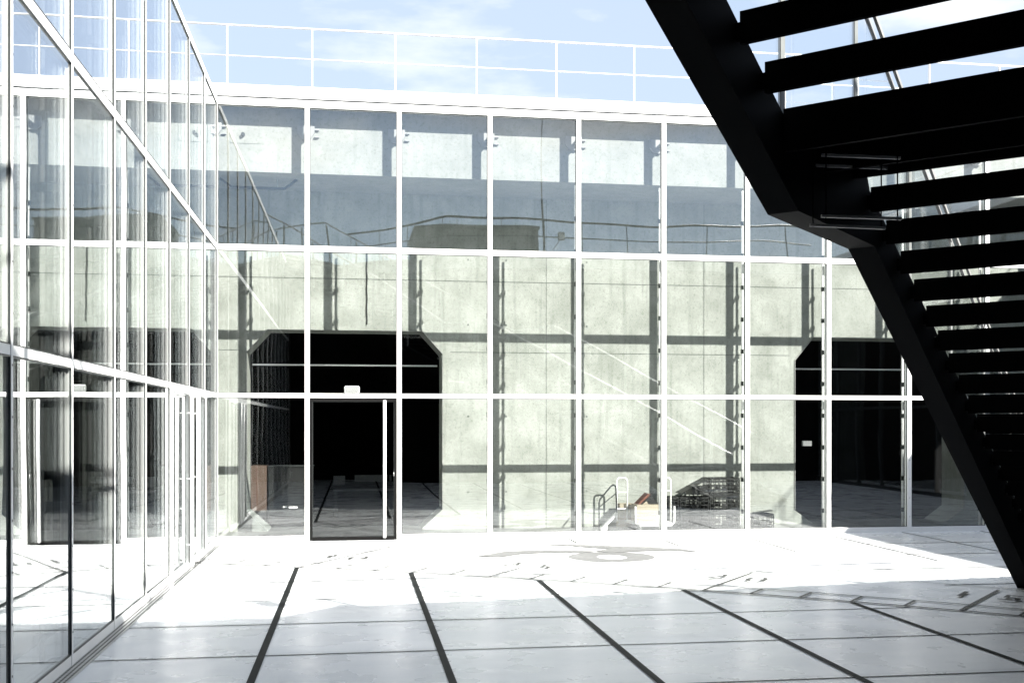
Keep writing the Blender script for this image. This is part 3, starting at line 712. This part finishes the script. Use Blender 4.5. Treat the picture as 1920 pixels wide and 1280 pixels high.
fr = [(4.555, 17.06, 0.42), (4.555, 17.06, 0.15), (4.60, 17.06, 0.105), (5.17, 17.06, 0.105), (5.215, 17.06, 0.15), (5.215, 17.06, 0.42)]
MB().tube(fr, 0.015, 10).build('front_tube', M['white'], t, smooth=True)
for (cx1, cy1) in ((4.66, 17.16), (5.1, 17.16), (4.66, 17.54), (5.1, 17.54)):
    mb = MB(); mb.tube([(cx1-0.014, cy1, 0.047), (cx1+0.014, cy1, 0.047)], 0.045, 16); mb.box(cx1-0.02, cx1+0.02, cy1-0.012, cy1+0.012, 0.093, 0.124); mb.build('caster', M['rubber'], t)
t = thing('cardboard_box', 'beige cardboard box with a white label lying on the white trolley', 'box', (4.83, 17.3, 0.15))
MB().box(4.585, 5.075, 17.10, 17.46, 0.152, 0.445).build('carton', M['card'], t, bevel=0.004)
MB().box(4.93, 5.06, 17.094, 17.0985, 0.16, 0.27).build('label', M['paper'], t)
t = thing('cardboard_box', 'small brown box tipped on its corner on top of the beige box', 'box', (4.8, 17.3, 0.45))
mb = MB(); mb.prism([(4.62, 17.16, 0.447), (4.80, 17.16, 0.625), (4.835, 17.16, 0.605), (4.66, 17.16, 0.447)], (0, 0.24, 0)); mb.build('flap', M['card_red'], t)
mb = MB(); mb.prism([(4.68, 17.17, 0.4475), (4.835, 17.17, 0.60), (4.99, 17.17, 0.4475)], (0, 0.22, 0)); mb.build('carton', M['crate'], t)
MB().prism([(4.70, 17.15, 0.448), (4.765, 17.15, 0.50), (4.80, 17.15, 0.448)], (0, 0.018, 0)).build('tape', M['card'], t)
MB().bar((4.845, 17.20, 0.60), (4.90, 17.20, 0.665), 0.03, 0.012).build('flap', M['crate'], t)
t = thing('brown_carton', 'dull brown carton standing behind the white trolley handle', 'box', (4.47, 17.75, 0))
MB().box(4.44, 4.70, 17.66, 17.9, 0.0, 0.42).build('carton', M['card'], t, bevel=0.004)
t = thing('tube_frame_rail', 'dark green bent tube handrail standing on a white board left of the trolley', 'handrail', (4.14, 17.3, 0))
pts = [(4.00, 17.3, 0.02), (4.00, 17.3, 0.47), (4.02, 17.3, 0.53), (4.20, 17.3, 0.74), (4.245, 17.3, 0.765), (4.28, 17.3, 0.74), (4.287, 17.3, 0.70), (4.30, 17.3, 0.30)]
MB().tube(pts, 0.013, 10).build('outer_tube', M['dark_steel'], t, smooth=True)
MB().tube([(4.005, 17.3, 0.40), (4.285, 17.3, 0.62)], 0.008, 8).build('inner_tube', M['dark_steel'], t)
MB().prism([(4.02, 17.25, 0.0), (4.13, 17.25, 0.0), (4.13, 17.25, 0.10), (4.31, 17.25, 0.28), (4.29, 17.25, 0.31), (4.02, 17.25, 0.05)], (0, 0.1, 0)).build('board', M['ramp'], t)
MB().bar((4.15, 17.2, 0.035), (4.62, 17.2, 0.05), 0.20, 0.03).build('foot_plate', M['dark_steel'], t)
# wooden cabinet and small things inside the dark room
t = thing('wooden_cabinet', 'upright brown wooden cabinet inside the left edge of the dark opening', 'cabinet', (-1.65, 19.3, 0))
MB().box(-1.80, -1.53, 19.2, 19.75, 0.25, 1.04).build('carcass', M['wood'], t, bevel=0.004)
MB().box(-1.78, -1.55, 19.22, 19.73, 0.0, 0.249).build('plinth', M['crate'], t)
MB().box(-1.70, -1.694, 19.193, 19.1995, 0.27, 1.02).build('door_gap', M['card_red'], t)
t = thing('black_counter', 'low black counter beside the brown cabinet', 'counter', (-1.1, 19.5, 0))
MB().box(-1.50, -0.74, 19.25, 19.75, 0.0, 1.02).build('body', M['crate'], t)
MB().box(-1.51, -0.72, 19.22, 19.78, 1.021, 1.033).build('counter_top', M['dark_steel'], t)
mb = MB(); mb.box(-1.25, -1.18, 19.24, 19.249, 0.30, 0.325); mb.box(-1.15, -1.0, 19.24, 19.249, 0.29, 0.32); mb.build('paper_strip', M['paper'], t)
t = thing('light_bar_bench', 'made-up low bench, pale panels standing in for light bars behind the glass door', 'bench', (0.3, 21.5, 0))
mb = MB(); mb.box(-0.40, -0.18, 20.6, 20.7, 0.62, 0.79); mb.box(0.0, 0.62, 20.6, 20.7, 0.68, 0.80); mb.box(0.66, 0.70, 20.6, 20.7, 0.68, 0.80); mb.build('light_bar_panel', M['rubber'], t)  # pale colour stands in for faint bars of reflected light
mb = MB(); mb.box(-0.40, 0.75, 20.60, 20.95, 0.50, 0.53); mb.build('seat', M['rubber'], t)
for x in (-0.36, 0.70): MB().box(x-0.03, x+0.03, 20.72, 20.9, 0.0, 0.499).build('leg', M['dark_steel'], t)
t = thing('notice_plate', 'tiny pale notice plate on the edge of the dark opening at the right', 'sign', (7.9, 17.9, 1.4))
MB().box(7.93, 8.11, 18.2, 18.21, 1.38, 1.47).build('plate', M['steel'], t)
